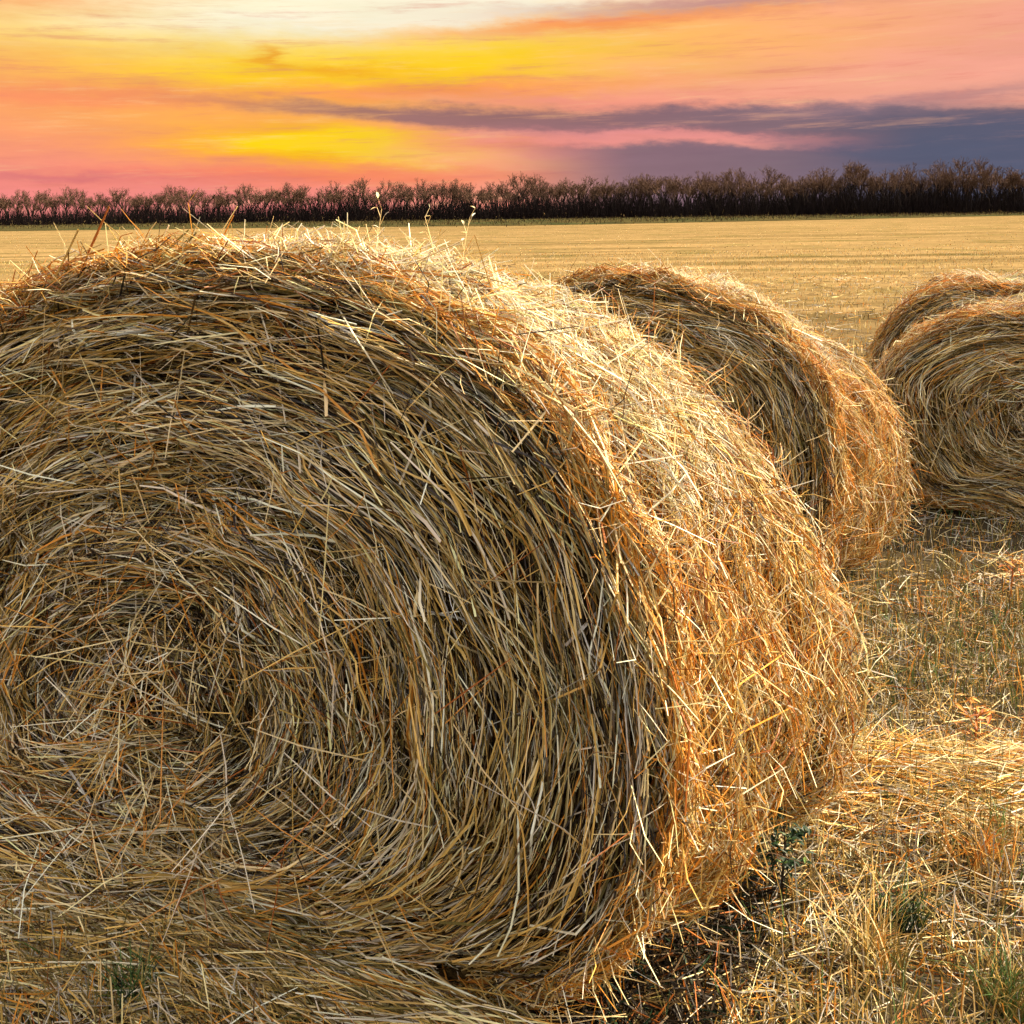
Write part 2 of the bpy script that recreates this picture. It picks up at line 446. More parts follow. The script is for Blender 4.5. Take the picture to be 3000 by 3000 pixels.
        # continue lengths over rim with its own scale
        f1 = (R0 - s.RR)[:, None]; rim = s.RR * 1.57
        over = (uu > 1) & (u0[:, None] < 1)
        uu = np.where(over, np.minimum(1 + (uu - 1) * f1 / rim, 1.9), uu)
        under = (uu < 2) & (u0[:, None] >= 2)
        uu = np.where(under, 2 - (2 - uu) * (s.L - 2 * s.RR) / rim, uu)
        uu = np.clip(uu, .02, 3.6)
        off = offs[:, None] + rng.normal(0, tilt, n)[:, None] * t * 2 * np.minimum(1, ln / .2)[:, None] + rng.normal(0, wob, (n, K))
        P = s.S(uu, th0[:, None] + dth, off)
        P[:, :, 2] = np.maximum(P[:, :, 2], .015)
        C = pick(n, mixd)
        if clump > 1: C = C * (rng.uniform(.7, 1.25, n)[ix])[:, None]
        S_.add(P, r_lo * .62 + (r_hi * 1.25 - r_lo * .62) * rng.random(n) ** 2.4, np.clip(C, 0, .88), taper=taper, flat=flat)
    def strays(s, S_, n, ulo, uhi, len_lo, len_hi, out_sd, r_lo, r_hi, mixd, thr=(-math.pi, math.pi), lift=(.0, .03), K=3, bend=.15):
        u0 = rng.uniform(ulo, uhi, n); th0 = rng.uniform(thr[0], thr[1], n)
        P0 = s.S(u0, th0, rng.uniform(lift[0], lift[1], n))
        e = .01
        A = unit(s.S(np.minimum(u0 + e, 5), th0) - s.S(u0 - e, th0)); B = unit(s.S(u0, th0 + e) - s.S(u0, th0 - e))
        Nn = unit(np.cross(A, B)); cen = np.array([s.eye[0], s.L / 2, s.eye[1]])
        Nn *= np.sign(np.sum(Nn * (P0 - cen), -1, keepdims=True) + 1e-9)
        a = rng.uniform(0, 2 * math.pi, n)[:, None]
        D = unit(A * np.cos(a) + B * np.sin(a) + Nn * np.abs(rng.normal(0, out_sd, n))[:, None])
        ln = rng.uniform(len_lo, len_hi, n)
        t = np.linspace(0, 1, K)[None, :, None]
        Bd = unit(rng.normal(size=(n, 3))) * (ln * bend * rng.random(n))[:, None]
        P = P0[:, None] + D[:, None] * ln[:, None, None] * t + Bd[:, None] * (t * (1 - t) * 2)
        P[:, :, 2] = np.maximum(P[:, :, 2], .01)
        S_.add(P, rng.uniform(r_lo, r_hi, n), pick(n, mixd))

FACE = {'gold': 3.2, 'cream': 3.0, 'tan': 1.8, 'olive': 2.4, 'brown': 3.2, 'grey': 1.4, 'orange': .8, 'pale': 2.8, 'rust': .5, 'dark': 4.2}
DEEP = {'dark': 4, 'brown': 3, 'tan': .4, 'rust': .5}  # darker colours for the buried layer, painting shade into the gaps
SIDE = {'cream': 4, 'gold': 3.2, 'orange': 3.2, 'pale': 2.6, 'tan': .7, 'rust': 1.4, 'brown': 1.0, 'dark': .5}
HUES = {'pale': 2, 'cream': 2, 'gold': 1, 'orange': 1}

def make_bale(b, loc, yaw, dens, rs, label, group):
    root = empty('hay_bale', (loc[0], loc[1], 0), -yaw)
    tag(root, label, 'hay bale', group)
    b.core(root)
    n = lambda k: int(k * dens)
    S1 = Strands()
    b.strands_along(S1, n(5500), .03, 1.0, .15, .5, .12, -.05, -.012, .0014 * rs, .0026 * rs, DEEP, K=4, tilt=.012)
    b.strands_along(S1, n(5800), .03, 1.0, .15, .50, .12, -.030, .010, .0012 * rs, .0024 * rs, FACE, K=5, tilt=.016, clump=7)
    b.strands_along(S1, n(4000), .03, 1.0, .08, .30, .24, -.015, .016, .0010 * rs, .0020 * rs, FACE, K=4, tilt=.024, clump=2)
    b.strands_along(S1, n(2500), .02, .6, .06, .22, .7, -.02, .02, .001 * rs, .002 * rs, FACE, K=4, tilt=.03)
    b.strands_along(S1, n(1100), .3, 1.0, .2, .55, .22, .005, .025, .0014 * rs, .0026 * rs, {'cream': 2, 'gold': 3, 'pale': 1, 'orange': .6}, K=6, tilt=.015)
    b.strays(S1, n(800), .03, .80, .05, .26, .10, .0011 * rs, .002 * rs, {'cream': 2, 'pale': 2, 'gold': 2, 'orange': 1.2, 'rust': .4})
    b.strands_along(S1, n(700), .05, 1.0, .05, .22, .5, .0, .022, .0019 * rs, .0038 * rs, {'pale': 2, 'cream': 2, 'olive': 1, 'grey': 1.5, 'gold': 1}, K=4, tilt=.03, flat=.25, wob=.004)
    S1.build('spiral_end', M_STRAW, root)
    S2 = Strands()
    b.strands_along(S2, n(5500), 1.0, 2.0, .12, .4, .12, -.03, .012, .0013 * rs, .0023 * rs, {**FACE, 'orange': 2, 'cream': 3}, K=5, tilt=.02, power=1)
    b.strands_along(S2, n(3000), 1.6, 2.15, .15, .45, .16, .0, .03, .0012 * rs, .0022 * rs, {'orange': 5, 'gold': 2.5, 'cream': 1.5, 'rust': 1}, K=6, tilt=.02, power=1, clump=5)
    b.strands_along(S2, n(3500), 2.0, 3.0, .05, .25, .5, .0, .032, .0010 * rs, .0020 * rs, {'pale': 4, 'cream': 3}, K=4, tilt=.03, power=1, clump=3, thr=(.45, 1.9), wob=.01)  # pale straw puts the sun's white reflection on the upper side into colour
    b.strands_along(S2, n(1700), 2.0, 3.0, .08, .32, .25, .0, .03, .0010 * rs, .0020 * rs, {'orange': 3, 'gold': 3.5, 'cream': 1.5, 'rust': .6}, K=4, tilt=.03, power=1, clump=5, thr=(-1.0, .35))  # warmer light painted into the lower side as orange straw
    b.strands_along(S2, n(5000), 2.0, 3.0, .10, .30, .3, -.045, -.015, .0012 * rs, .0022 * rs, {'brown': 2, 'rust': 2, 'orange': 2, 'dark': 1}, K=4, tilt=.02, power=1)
    b.strands_along(S2, n(10000), 2.0, 3.0, .10, .36, .30, -.028, .014, .0011 * rs, .0020 * rs, SIDE, K=4, tilt=.025, power=1, clump=12)
    b.strands_along(S2, n(11000), 1.9, 3.0, .04, .20, .6, -.012, .03, .0009 * rs, .0017 * rs, SIDE, K=4, tilt=.035, power=1, wob=.012, clump=2)
    b.strays(S2, n(3500), 1.2, 3.6, .03, .12, .25, .0008 * rs, .0015 * rs, SIDE, bend=.5)
    b.strands_along(S2, n(3500), 3.0, 3.9, .1, .3, .3, -.03, .012, .0012 * rs, .0022 * rs, SIDE, K=4, tilt=.02, power=1)
    S3 = S2
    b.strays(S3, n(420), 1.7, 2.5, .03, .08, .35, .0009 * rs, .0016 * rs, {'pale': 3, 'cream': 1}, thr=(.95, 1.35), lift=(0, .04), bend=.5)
    b.strays(S3, n(180), 1.2, 3.4, .03, .10, 1.0, .0008 * rs, .0014 * rs, SIDE, thr=(.3, 2.8), bend=.5)
    b.strays(S3, n(500), 1.2, 3.6, .05, .16, 1.2, .0008 * rs, .0014 * rs, SIDE, thr=(-.9, .9), bend=.5)
    S2.build('wrapped_side', M_STRAW, root)
    return root

def pxs(lst, o, yaw, k): return [unproject(p, o, yaw, k) for p in lst]

GRP = 'round hay bales lying in the stubble field'
# nearest bale
o1, y1, L1 = (-.62, 2.2), .5, .95
near1 = pxs([(0, 872), (300, 760), (600, 722), (900, 742), (1130, 835), (1500, 1070), (1700, 1330), (1850, 1650), (1930, 2000), (1955, 2300), (1930, 2550), (1850, 2740), (1720, 2870)], o1, y1, 0)
near1 += [(.68, .12), (.5, .0), (.1, -.02), (-.7, -.01), (-1.15, .06), (-1.36, .2), (-1.38, .5), (-1.25, .8), (-1.08, 1.05), (-.9, 1.25)]
far1 = pxs([(1350, 800), (1680, 875), (2000, 1040), (2200, 1260), (2350, 1490), (2440, 1700), (2490, 1950), (2510, 2180), (2480, 2360)], o1, y1, L1)
far1 += [(.86, .12), (.62, .0), (0, -.02), (-.6, 0), (-.9, .15), (-1.0, .5), (-.98, .9), (-.75, 1.25), (-.45, 1.42), (-.15, 1.46)]
eye1 = unproject((470, 2040), o1, y1, 0)
print('near1', np.round(near1, 2).tolist()); print('far1', np.round(far1, 2).tolist(), 'eye', eye1)
b1 = Bale(o1, y1, L1, eye1, near1, far1, 1)
b1.flare = .16; b1.dent = [(-.36, 2.74, .30, .24, .10), (-.92, 2.48, .25, .33, .36)]
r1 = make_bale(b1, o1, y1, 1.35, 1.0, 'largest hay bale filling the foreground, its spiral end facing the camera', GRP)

# second bale, behind the first
o2, y2, L2 = (.5, 4.4), .42, .85
near2 = pxs([(1640, 835), (1780, 795), (1950, 810), (2150, 885), (2330, 1005), (2410, 1150), (2440, 1300), (2430, 1500), (2390, 1620)], o2, y2, 0)
near2 += [(.62, .1), (.4, 0), (-.3, 0), (-.65, .1), (-.82, .4), (-.84, .7), (-.72, 1.0), (-.52, 1.2)]
far2 = pxs([(2250, 905), (2400, 1005), (2560, 1110), (2630, 1250), (2655, 1400), (2630, 1550)], o2, y2, L2)
far2 += [(.8, .05), (.5, 0), (-.5, 0), (-.75, .3), (-.8, .7), (-.6, 1.0), (-.3, 1.2), (.05, 1.25)]
print('near2', np.round(near2, 2).tolist()); print('far2', np.round(far2, 2).tolist())
b2 = Bale(o2, y2, L2, (-.02, .68), near2, far2, 2)
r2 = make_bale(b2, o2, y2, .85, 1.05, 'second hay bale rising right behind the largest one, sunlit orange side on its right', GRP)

# third bale at the right edge
o3, y3, L3 = (2.72, 5.4), .42, .95
near3 = pxs([(2560, 1105), (2645, 1018), (2780, 947), (2990, 915), (2590, 1200), (2640, 1350), (2720, 1470)], o3, y3, 0)
near3 += [(-.42, .06), (-.2, 0), (.5, 0), (.78, .2), (.86, .5), (.8, .8), (.6, 1.02), (.25, 1.12)]
far3 = [(x * .98, z * .98) for x, z in near3]
print('near3', np.round(near3, 2).tolist())
b3 = Bale(o3, y3, L3, (.02, .55), near3, far3, 3)
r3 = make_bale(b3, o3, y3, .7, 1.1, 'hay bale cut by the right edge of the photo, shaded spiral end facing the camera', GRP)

# fourth bale, behind the third
o4, y4, L4 = (3.25, 7.4), .40, .95
near4 = pxs([(2552, 1060), (2590, 975), (2660, 893), (2760, 838), (2860, 828), (2960, 850)], o4, y4, 0)
near4 += [(-.72, .4), (-.6, .1), (-.4, 0), (.5, 0), (.72, .2), (.85, .5), (.78, .85)]
print('near4', np.round(near4, 2).tolist())
b4 = Bale(o4, y4, L4, (.05, .6), near4, [(x * .99, z * 1.02) for x, z in near4], 4)
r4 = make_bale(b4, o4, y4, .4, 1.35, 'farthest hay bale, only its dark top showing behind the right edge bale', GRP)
BALES = ((b1, o1, y1), (b2, o2, y2), (b3, o3, y3), (b4, o4, y4))

def inside_bale(x, y, pad=-.12):
    m = np.zeros(len(x), bool)
    for b, o, yw in BALES:
        lx = (x - o[0]) * math.cos(yw) - (y - o[1]) * math.sin(yw)
        ly = (x - o[0]) * math.sin(yw) + (y - o[1]) * math.cos(yw)
        w = .72 if b is b1 else .62
        m |= (np.abs(lx + (.1 if b is b1 else 0)) < w + pad + .1) & (ly > .04) & (ly < b.L - .04)
    return m

# ------------------------------------------------------------------ ground cover
def under(x, y):
    lx = (x - o1[0]) * math.cos(y1) - (y - o1[1]) * math.sin(y1); ly = (x - o1[0]) * math.sin(y1) + (y - o1[1]) * math.cos(y1)
    return (lx > .3) & (lx < .98) & (ly > -.05) & (ly < .8)

def wedge(n, y_lo, y_hi, pw=1.0, xl=-.56, xr=.56):
    y = y_lo + (y_hi - y_lo) * rng.random(n) ** pw
    x = y * rng.uniform(xl, xr, n) + rng.uniform(-.3, .3, n)
    m = ~inside_bale(x, y) & ~(under(x, y) & (rng.random(len(x)) < .72))
    return x[m], y[m]

def patch(x, y):
    return .5 + .25 * np.sin(x * 2.1 + 1.7 * np.sin(y * 1.3)) * np.cos(y * 2.6 + 1.2 * np.sin(x * 1.7 + 1)) + .25 * np.sin(x * 4.7 + y * 1.1 + 2) * np.sin(y * 5.9 - x * 2 + .6)

def litter():
    S_ = Strands()
    LM = {'cream': 2.6, 'gold': 2.2, 'tan': 2.4, 'grey': 3.2, 'orange': 1.6, 'brown': 2.8, 'olive': 2.4, 'pale': 1.4, 'rust': .8, 'dark': 1.2}
    for n, lo, hi, pw, l0, l1, r0, r1_, hm in ((28000, 1.6, 4.5, 1.0, .04, .22, .0009, .0019, .045), (20000, 3.5, 10, 1.2, .06, .22, .0014, .0026, .04), (9000, 9, 26, 1.4, .1, .3, .003, .006, .04)):
        x, y = wedge(n, lo, hi, pw); m = rng.random(len(x)) < np.clip((patch(x, y) - .34) * 4, .36, 1); x, y = x[m], y[m]; n = len(x)
        a = rng.uniform(0, math.pi, n); ln = rng.uniform(l0, l1, n); K = 3
        t = np.linspace(-.5, .5, K)[None]
        z = gz(x, y)[:, None] + .004 + np.abs(rng.normal(0, hm * .6, n))[:, None] * rng.random(n)[:, None] + rng.normal(0, .22, n)[:, None] * t * ln[:, None] + rng.normal(0, .004, (n, K))
        bx = rng.normal(0, .12, n) * ln
        P = np.stack([x[:, None] + np.cos(a)[:, None] * ln[:, None] * t - np.sin(a)[:, None] * bx[:, None] * (t * t * 4), y[:, None] + np.sin(a)[:, None] * ln[:, None] * t + np.cos(a)[:, None] * bx[:, None] * (t * t * 4), np.maximum(z, gz(x, y)[:, None] + .002)], -1)
        S_.add(P, rng.uniform(r0, r1_, n), pick(n, LM))
    # bright windrow from the foot of the nearest bale to the right
    n = 8000
    x = rng.uniform(.72, 2.6, n); y = 2.80 + .02 * x + .05 * np.sin(3 * x) + rng.normal(0, .10, n)
    a = rng.normal(-.1, .55, n); ln = rng.uniform(.08, .32, n); t = np.linspace(-.5, .5, 4)[None]
    z = gz(x, y)[:, None] + rng.uniform(0, .06, n)[:, None] * np.exp(-((y - 2.88) / .2) ** 2)[:, None] + rng.normal(0, .12, n)[:, None] * t * ln[:, None] + rng.normal(0, .005, (n, 4)) + .004
    P = np.stack([x[:, None] + np.cos(a)[:, None] * ln[:, None] * t, y[:, None] + np.sin(a)[:, None] * ln[:, None] * t, z], -1)
    S_.add(P, rng.uniform(.0010, .002, n), pick(n, {'cream': 3, 'gold': 3.5, 'orange': 2.4, 'pale': 1.4, 'brown': .6}))
    # dark debris painting contact shade into the hollow under the right side of the nearest bale
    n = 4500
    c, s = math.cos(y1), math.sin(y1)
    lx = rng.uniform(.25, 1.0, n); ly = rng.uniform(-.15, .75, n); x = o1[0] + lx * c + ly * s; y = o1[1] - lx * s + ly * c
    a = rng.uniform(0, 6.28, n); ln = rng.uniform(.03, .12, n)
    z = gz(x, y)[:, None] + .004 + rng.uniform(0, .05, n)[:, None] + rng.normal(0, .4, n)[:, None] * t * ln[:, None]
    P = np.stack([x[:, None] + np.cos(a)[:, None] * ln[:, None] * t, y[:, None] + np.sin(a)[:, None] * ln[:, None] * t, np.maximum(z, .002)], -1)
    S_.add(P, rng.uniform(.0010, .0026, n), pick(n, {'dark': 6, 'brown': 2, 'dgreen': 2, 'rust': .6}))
    # fringe along the foot of the front end
    n = 9000
    c, s = math.cos(y1), math.sin(y1)
    lx = rng.uniform(-1.35, .75, n); ly = -np.abs(rng.normal(0, .13, n)) * np.interp(lx, [-1, .5], [1.5, .7]) + .03
    x = o1[0] + lx * c + ly * s; y = o1[1] - lx * s + ly * c
    a = -y1 + rng.normal(0, .35, n); ln = rng.uniform(.1, .45, n)
    z = gz(x, y)[:, None] + np.clip(.12 + ly * .5, .02, .12)[:, None] * rng.random(n)[:, None] + rng.normal(0, .08, n)[:, None] * t * ln[:, None] + rng.normal(0, .006, (n, 4)) + .004
    P = np.stack([x[:, None] + np.cos(a)[:, None] * ln[:, None] * t, y[:, None] + np.sin(a)[:, None] * ln[:, None] * t, z], -1)
    S_.add(P, rng.uniform(.0010, .0022, n), pick(n, {'cream': 4, 'gold': 4, 'pale': 2, 'olive': 2, 'tan': 2, 'orange': 1, 'brown': 1.5}))
    o = S_.build('straw_litter', M_LITTER)
    tag(o, 'loose cut straw scattered over the ground round the bales', 'straw litter', kind='stuff')
litter()

def blades(S_, x, y, h0, h1, r0, r1_, mixd, lean=.25, K=3, taper=.35):
    n = len(x)
    h = rng.uniform(h0, h1, n); a = rng.uniform(0, 2 * math.pi, n); l = np.abs(rng.normal(0, lean, n)) * h
    t = np.linspace(0, 1, K)[None]
    P = np.stack([x[:, None] + (np.cos(a) * l)[:, None] * t ** 1.7, y[:, None] + (np.sin(a) * l)[:, None] * t ** 1.7, gz(x, y)[:, None] - .005 + h[:, None] * t], -1)
    S_.add(P, rng.uniform(r0, r1_, n), pick(n, mixd), taper=taper)

def stubble():
    S_ = Strands()
    SM = {'cream': 2.6, 'gold': 3, 'tan': 2, 'orange': 1.6, 'olive': 2, 'grey': 1.4, 'brown': 1.2}
    # short matted regrowth and leaning dry blades between the rows
    for n, lo, hi, pw, h0, h1, r0, r1_ in ((9000, 1.6, 4.0, 1, .02, .09, .0008, .0015), (20000, 3.4, 11, 1.1, .02, .08, .0011, .0022)):
        x, y = wedge(n, lo, hi, pw)
        k = rng.integers(0, len(x) // 9, len(x)); x2 = x[k] + rng.normal(0, .03, len(x)) * (1 + .1 * y[k]); y2 = y[k] + rng.normal(0, .03, len(x)) * (1 + .1 * y[k])
        m = ~inside_bale(x2, y2)
        blades(S_, x2[m], y2[m], h0, h1, r0, r1_, {'grey': 3, 'pale': 2, 'olive': 3, 'tan': 2, 'gold': 1.5, 'green': 1, 'orange': .8}, lean=.7, taper=.3)
    # rows of cut stalks: clustered positions
    for n, lo, hi, pw, h0, h1, r0, r1_ in ((5000, 1.6, 4.2, 1, .03, .14, .0011, .002), (11000, 4, 12, 1.1, .03, .10, .0014, .0026), (20000, 11, 42, 1.3, .03, .08, .003, .007), (4000, 40, 110, 1.3, .02, .04, .01, .02)):
        x, y = wedge(n, lo, hi, pw)
        sp = .18 if hi < 30 else .5
        yr = np.round(y / sp) * sp + rng.normal(0, sp * .16, len(y))
        yr = np.where(rng.random(len(y)) < .6, yr, y)
        m = ~inside_bale(x, yr)
        blades(S_, x[m], yr[m], h0, h1, r0, r1_, SM, lean=.25, taper=.8)
    o = S_.build('stubble', M_LITTER)
    tag(o, 'upright cut straw stubble standing in the field', 'stubble', kind='stuff')
    G = Strands()
    # patches of green regrowth
    pc = [(rng.uniform(-.5, .55) * yy, yy) for yy in rng.uniform(2.0, 10, 420)]
    pc = [p for p in pc if patch(*p) < .5][:240]
    xs, ys = [], []
    for px_, py_ in pc:
        k = int(rng.uniform(25, 90)); xs.append(rng.normal(px_, .10 + .015 * py_, k)); ys.append(rng.normal(py_, .08 + .015 * py_, k))
    x, y = np.concatenate(xs), np.concatenate(ys); m = ~inside_bale(x, y)
    blades(G, x[m], y[m], .04, .13, .0010, .0022, {'green': 3, 'olive': 3, 'tan': .6}, lean=.5, K=4, taper=.15)
    x, y = wedge(3500, 1.6, 8, 1.0)
    blades(G, x, y, .04, .14, .0010, .002, {'green': 2, 'olive': 3, 'tan': 1}, lean=.55, K=4, taper=.15)
    o = G.build('grass', M_LEAF)
    tag(o, 'sparse green grass growing up between the stubble', 'grass', kind='stuff')
stubble()

def ground_at(px):
    """ground point under a photo pixel"""
    x, y = px; u2, v2 = x - 1500, Y0 - y
    cr, sr = math.cos(ROLL), math.sin(ROLL)
    u = u2 * cr + v2 * sr; v = -u2 * sr + v2 * cr
    c, s = math.cos(PITCH), math.sin(PITCH)
    d = np.array([u / F_PX, c + v / F_PX * s, -s + v / F_PX * c]); t = CAM_H / -d[2]
    return float(d[0] * t), float(d[1] * t)

# ------------------------------------------------------------------ single plants
def leaf_mesh(name, base, dirs, length, width, cols, mat, parent):
    """broad pointed leaves, each folded along its midrib"""
    V, Q, C = [], [], []
    for (p, d, l, w, c) in zip(base, dirs, length, width, cols):
        d = np.array(d) / np.linalg.norm(d); sx = np.cross(d, [0, 0, 1.0]); sx /= max(np.linalg.norm(sx), 1e-6); up = np.cross(sx, d)
        prof = [(0, .15), (.25, .8), (.5, 1), (.8, .6), (1, .05)]
        b0 = len(V)
        for t, k in prof:
            cpt = np.array(p) + d * l * t - np.array([0, 0, 1]) * l * .25 * t * t
            V += [cpt - sx * w * k + up * w * k * .3, cpt, cpt + sx * w * k + up * w * k * .3]; C += [c] * 3
        for i in range(len(prof) - 1):
            a = b0 + i * 3
            Q += [(a, a + 1, a + 4, a + 3), (a + 1, a + 2, a + 5, a + 4)]
    return mesh_np(name, V, quads=Q, cols=C, mat=mat, parent=parent)

def weed_plant(px, h, n, mixd, stemcol, label, lw=.014, ll=.06, spread=.7):
    x, y = ground_at(px)
    root = empty('weed', (x, y, float(gz(x, y)))); tag(root, label, 'weed')
    S_ = Strands(); tips = []
    main = np.array([[0, 0, -.01], [.004, .0, h * .35], [.012, .01, h * .7], [.01, .015, h]])
    S_.add(main[None], [.0035], [PAL[stemcol]], taper=.4, sides=5)
    P, D = [], []
    for i in range(7):
        a = i * 2.4; t = .35 + .08 * i; b = main[0] * (1 - t) + main[3] * t
        e = b + np.array([math.cos(a), math.sin(a), .8]) * h * .28
        S_.add(np.array([[b, (b + e) / 2 + [0, 0, .01], e]]), [.0016], [PAL[stemcol]], taper=.5, sides=4)
        tips.append((b, e))
    S_.build('stem', M_LEAF, root)
    for _ in range(n):
        b, e = tips[rng.integers(len(tips))]; t = rng.uniform(.2, 1.05)
        P.append(b + (e - b) * t + rng.normal(0, .006, 3)); a = rng.uniform(0, 6.28); D.append((math.cos(a) * spread, math.sin(a) * spread, rng.uniform(-.1, .8)))
    leaf_mesh('leaves', P, D, rng.uniform(.6, 1.1, n) * ll, rng.uniform(.6, 1.1, n) * lw, pick(n, mixd), M_LEAF, root)
    return root

weed_plant((2285, 2680), .20, 150, {'dgreen': 5, 'green': 1}, 'dark', 'dark green leafy weed at the right foot of the largest bale', .0055, .028)
weed_plant((2850, 2230), .16, 46, {'orange': 3, 'rust': 2, 'gold': 1}, 'rust', 'dry orange weed in the stubble right of the largest bale', .006, .045)
weed_plant((2960, 1750), .17, 40, {'orange': 3, 'rust': 1, 'brown': 2}, 'rust', 'small rusty dry weed at the right edge below the cut-off bale', .007, .045)

def tuft(px, n, h0, h1, spread, mixd, label):
    x0, y0 = ground_at(px); root_z = float(gz(x0, y0))
    S_ = Strands(); h = rng.uniform(h0, h1, n); a = rng.uniform(0, 6.28, n); l = rng.uniform(.1, .8, n) * h
    bx, by = rng.normal(0, spread, n), rng.normal(0, spread, n); t = np.linspace(0, 1, 5)[None]
    P = np.stack([bx[:, None] + (np.cos(a) * l)[:, None] * t ** 1.8, by[:, None] + (np.sin(a) * l)[:, None] * t ** 1.8, -.01 + h[:, None] * (t - .25 * t ** 2.5)], -1)
    S_.add(P, rng.uniform(.0011, .0021, n), pick(n, mixd), taper=.15)
    o = S_.build('grass_tuft', M_LEAF); o.location = (x0, y0, root_z)
    tag(o, label, 'grass tuft')
tuft((2560, 2860), 120, .10, .26, .035, {'gold': 3, 'cream': 2, 'olive': 2}, 'tall golden dry grass clump below the dark green tuft, bottom right')
tuft((2880, 2560), 110, .08, .2, .035, {'gold': 2, 'orange': 2, 'tan': 2}, 'orange brown dry grass clump on the straw drift at the right edge')
tuft((2640, 2720), 150, .06, .16, .03, {'dgreen': 3, 'green': 2}, 'dark green grass tuft in the stubble right of the leafy weed')
tuft((2950, 2960), 160, .08, .2, .03, {'green': 2, 'olive': 3, 'gold': 1}, 'yellow green grass tuft in the bottom right corner')
tuft((400, 2950), 110, .06, .14, .03, {'green': 3, 'dgreen': 1}, 'green grass tuft before the foot of the largest bale, bottom left')
tuft((2480, 2000), 120, .08, .17, .05, {'olive': 3, 'green': 2, 'gold': 2}, 'tall olive grass tuft just right of the side of the largest bale')

# airy seed stalks standing out of the top of the nearest bale
def seed_stalk(px, k, h, lean, label):
    lx, lz = unproject(px, o1, y1, k)
    c, s = math.cos(y1), math.sin(y1)
    x, y = o1[0] + lx * c + k * s, o1[1] - lx * s + k * c
    root = empty('dry_seed_stalk', (x, y, lz)); tag(root, label, 'dry stalk')
    S_ = Strands()
    t = np.linspace(0, 1, 5)
    P = np.stack([lean * h * t ** 1.5, 0 * t, -.05 + (h + .05) * t], -1)
    S_.add(P[None], [.0011], [PAL['cream']], taper=.5)
    heads = []
    for i in range(6):
        b = P[2] + (P[4] - P[2]) * (i / 5.0); a = rng.uniform(0, 6.28)
        e = b + np.array([math.cos(a) * .35, math.sin(a) * .35, .5]) * h * .32
        S_.add(np.array([[b, (b + e) / 2, e]]), [.0006], [PAL['cream']])
        heads.append(e)
    S_.build('stem', M_STRAW, root)
    for e in heads:
        leaf_mesh('seed_head', [e], [rng.normal(size=3) + [0, 0, .8]], [rng.uniform(.012, .018)], [rng.uniform(.003, .0045)], pick(1, {'pale': 2, 'cream': 1}), M_STRAW, root)
seed_stalk((1095, 800), .18, .13, .15, 'airy pale seed stalk on top of the largest bale, leftmost of the three')
seed_stalk((1290, 800), .35, .12, -.25, 'airy pale seed stalk on top of the largest bale, middle of the three')
seed_stalk((1345, 810), .45, .13, .2, 'airy pale seed stalk on top of the largest bale, rightmost of the three')

# long single straws sticking up from the crest of the nearest bale
def crest_straw(a, b, k, r, colr, label):
    c, s = math.cos(y1), math.sin(y1)
    pts = []
    for px in (a, b):
        lx, lz = unproject(px, o1, y1, k); pts.append(np.array([o1[0] + lx * c + k * s, o1[1] - lx * s + k * c, lz]))
    p, q = pts; p = p + (p - q) * .25
    S_ = Strands(); S_.add(np.array([[p, p * .66 + q * .34 + [.002, 0, .003], p * .33 + q * .67, q]]), [r], [PAL[colr]], taper=.5, sides=4)
    o = S_.build('long_straw', M_STRAW); tag(o, label, 'straw')
crest_straw((270, 715), (320, 605), .06, .0035, 'rust', 'thick rusty straw sticking up from the left crest of the largest bale')
crest_straw((355, 700), (255, 605), .08, .0016, 'gold', 'long golden straw leaning left over the crest of the largest bale')
crest_straw((415, 690), (355, 612), .08, .0015, 'orange', 'thin orange straw leaning left between the golden and pale crest straws')
crest_straw((640, 720), (685, 630), .07, .002, 'orange', 'orange straw leaning right over the middle crest of the largest bale')
crest_straw((420, 700), (458, 650), .07, .0015, 'cream', 'short pale straw leaning right on the left crest of the largest bale')
crest_straw((1270, 770), (1170, 670), .3, .0022, 'cream', 'long pale straw leaning left among the seed stalks on the largest bale')

# ------------------------------------------------------------------ trees
def tree_proto(seed, h):
    rs = np.random.default_rng(seed)
    trunk, crown = [], []
    def grow(p, d, l, r, depth):
        d = d / np.linalg.norm(d); e = p + d * l
        (trunk if depth < 2 else crown).append((p, (p + e) / 2 + rs.normal(0, l * .03, 3), e, r))
        if depth >= 5: return
        nb = (4, 4, 4, 3, 4)[depth]
        for i in range(nb):
            a = rs.uniform(0, 6.28); sp = rs.uniform(.35, .85)
            nd = d + np.array([math.cos(a) * sp, math.sin(a) * sp, rs.uniform(-.05, .35)])
            t = rs.uniform(.55, 1.0)
            grow(p + d * l * t, nd, l * rs.uniform(.5, .72) if depth else h * rs.uniform(.2, .3), r * .6, depth + 1)
    grow(np.array([0, 0, -.2]), np.array([rs.normal(0, .04), rs.normal(0, .04), 1]), h * .42, .17, 0)
    out = []
    for segs, nm, cc in ((trunk, 'trunk', (.018, .012, .009)), (crown, 'crown', (.095, .054, .032))):
        S_ = Strands()
        P = np.array([[a, b, c] for a, b, c, r in segs])
        zmax = P[:, :, 2].max()
        S_.add(P, np.maximum([r for *_, r in segs], .012), np.tile(cc, (len(segs), 1)) * rs.uniform(.8, 1.2, (len(segs), 1)), taper=.6, sides=4 if nm == 'trunk' else 3)
        o = S_.build(nm, M_WOOD); out.append(o.data); bpy.data.objects.remove(o)
    return out, h
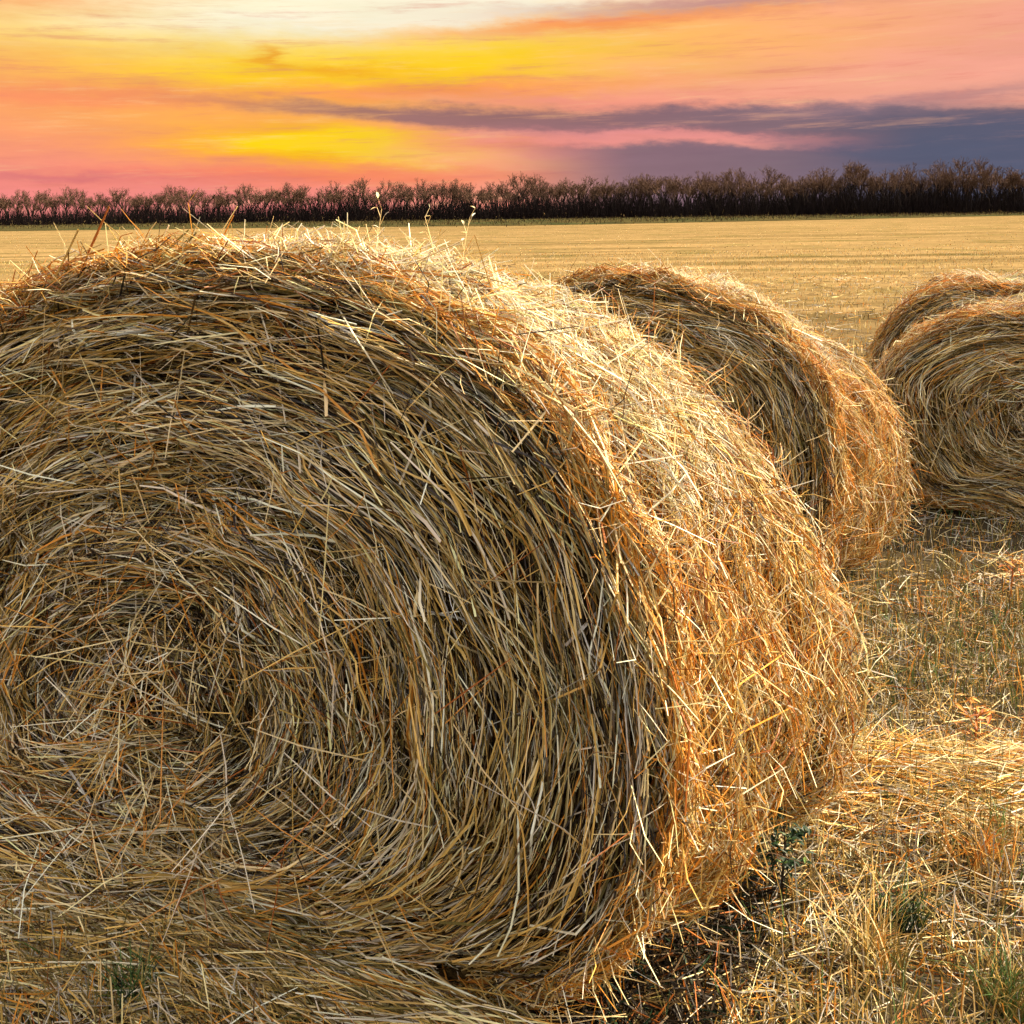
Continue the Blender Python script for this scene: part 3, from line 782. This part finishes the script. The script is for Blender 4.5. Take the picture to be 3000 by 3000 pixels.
def trees():
    protos = [tree_proto(100 + i, 9.0 + .35 * i) for i in range(7)]
    def row_y(x): return 254 - (.37 if x < 0 else .30) * x
    lab = [('bare tree in the left third of the far windbreak, smallest in the row', 'bare trees in the left third of the windbreak'),
           ('bare dark tree in the middle third of the far windbreak', 'bare trees in the middle third of the windbreak'),
           ('bare brown topped tree in the right third of the far windbreak, tallest there', 'bare trees in the right third of the windbreak')]
    N = 280; k = 0
    ang = np.linspace(-.50, .49, N)
    for i in range(N):
        u = ang[i] + rng.normal(0, .0006)
        x = 254 * u / (1 + (.37 if u < 0 else .30) * u)
        y = row_y(x) + (i % 3) * 5 + rng.uniform(-1.5, 1.5)
        (tm, cm), h = protos[rng.integers(7)]
        r = empty('bare_tree', (x, y, 0), rng.uniform(0, 6.28))
        s = rng.uniform(.88, 1.12) * (1 + .05 * u / .5); r.scale = (s * 1.0, s * 1.0, s)
        px = 1500 + 3200 * u
        l, g = lab[0 if px < 1000 else (1 if px < 2000 else 2)]
        tag(r, l, 'tree', g)
        for nm, me in (('trunk', tm), ('crown', cm)):
            link(bpy.data.objects.new(nm, me), r)
    # dense dark brush filling the foot of the windbreak
    S_ = Strands(); n = 30000
    u = rng.uniform(-.54, .53, n); x = 254 * u / (1 + np.where(u < 0, .37, .30) * u)
    y = 254 - np.where(x < 0, .37, .30) * x + rng.uniform(-3, 14, n)
    h = rng.uniform(1.5, 6.0, n) * (1 + .5 * u) * (.85 + .2 * np.sin(x * .9 + 2 * np.sin(x * .23))) * (1 + .12 * np.sin(x * .3) + .1 * np.sin(x * .11)); a = rng.uniform(0, 6.28, n); l = rng.uniform(0, .5, n) * h
    t = np.linspace(0, 1, 3)[None]; base = rng.uniform(0, 1.5, n) * (rng.random(n) < .5)
    P = np.stack([x[:, None] + (np.cos(a) * l)[:, None] * t, y[:, None] + (np.sin(a) * l)[:, None] * t, base[:, None] + h[:, None] * t], -1)
    S_.add(P, rng.uniform(.02, .07, n), np.tile((.010, .006, .005), (n, 1)) * rng.uniform(.6, 1.4, (n, 1)), taper=.3)
    n = 9000
    u = rng.uniform(-.54, .53, n); x = 254 * u / (1 + np.where(u < 0, .37, .30) * u)
    w = np.where(x < 0, 128, np.maximum(128 - .75 * x, 40))
    y = 254 - np.where(x < 0, .37, .30) * x - w * (1 - rng.random(n) ** .6 * 1.0) * 1.06; x = u * y
    h = rng.uniform(.15, .5, n); a = rng.uniform(0, 6.28, n); l = rng.uniform(0, .5, n) * h
    P = np.stack([x[:, None] + (np.cos(a) * l)[:, None] * t, y[:, None] + (np.sin(a) * l)[:, None] * t, h[:, None] * t], -1)
    S_.add(P, rng.uniform(.02, .06, n), pick(n, {'olive': 1, 'brown': 2, 'dark': 2}) * .5, taper=.3)
    o = S_.build('undergrowth', M_WOOD); tag(o, 'dark tangled brush filling the foot of the far windbreak', 'undergrowth', kind='stuff')
trees()
print('tot verts', sum(len(o.data.vertices) for o in scene.objects if o.type == 'MESH' and o.data.users == 1))
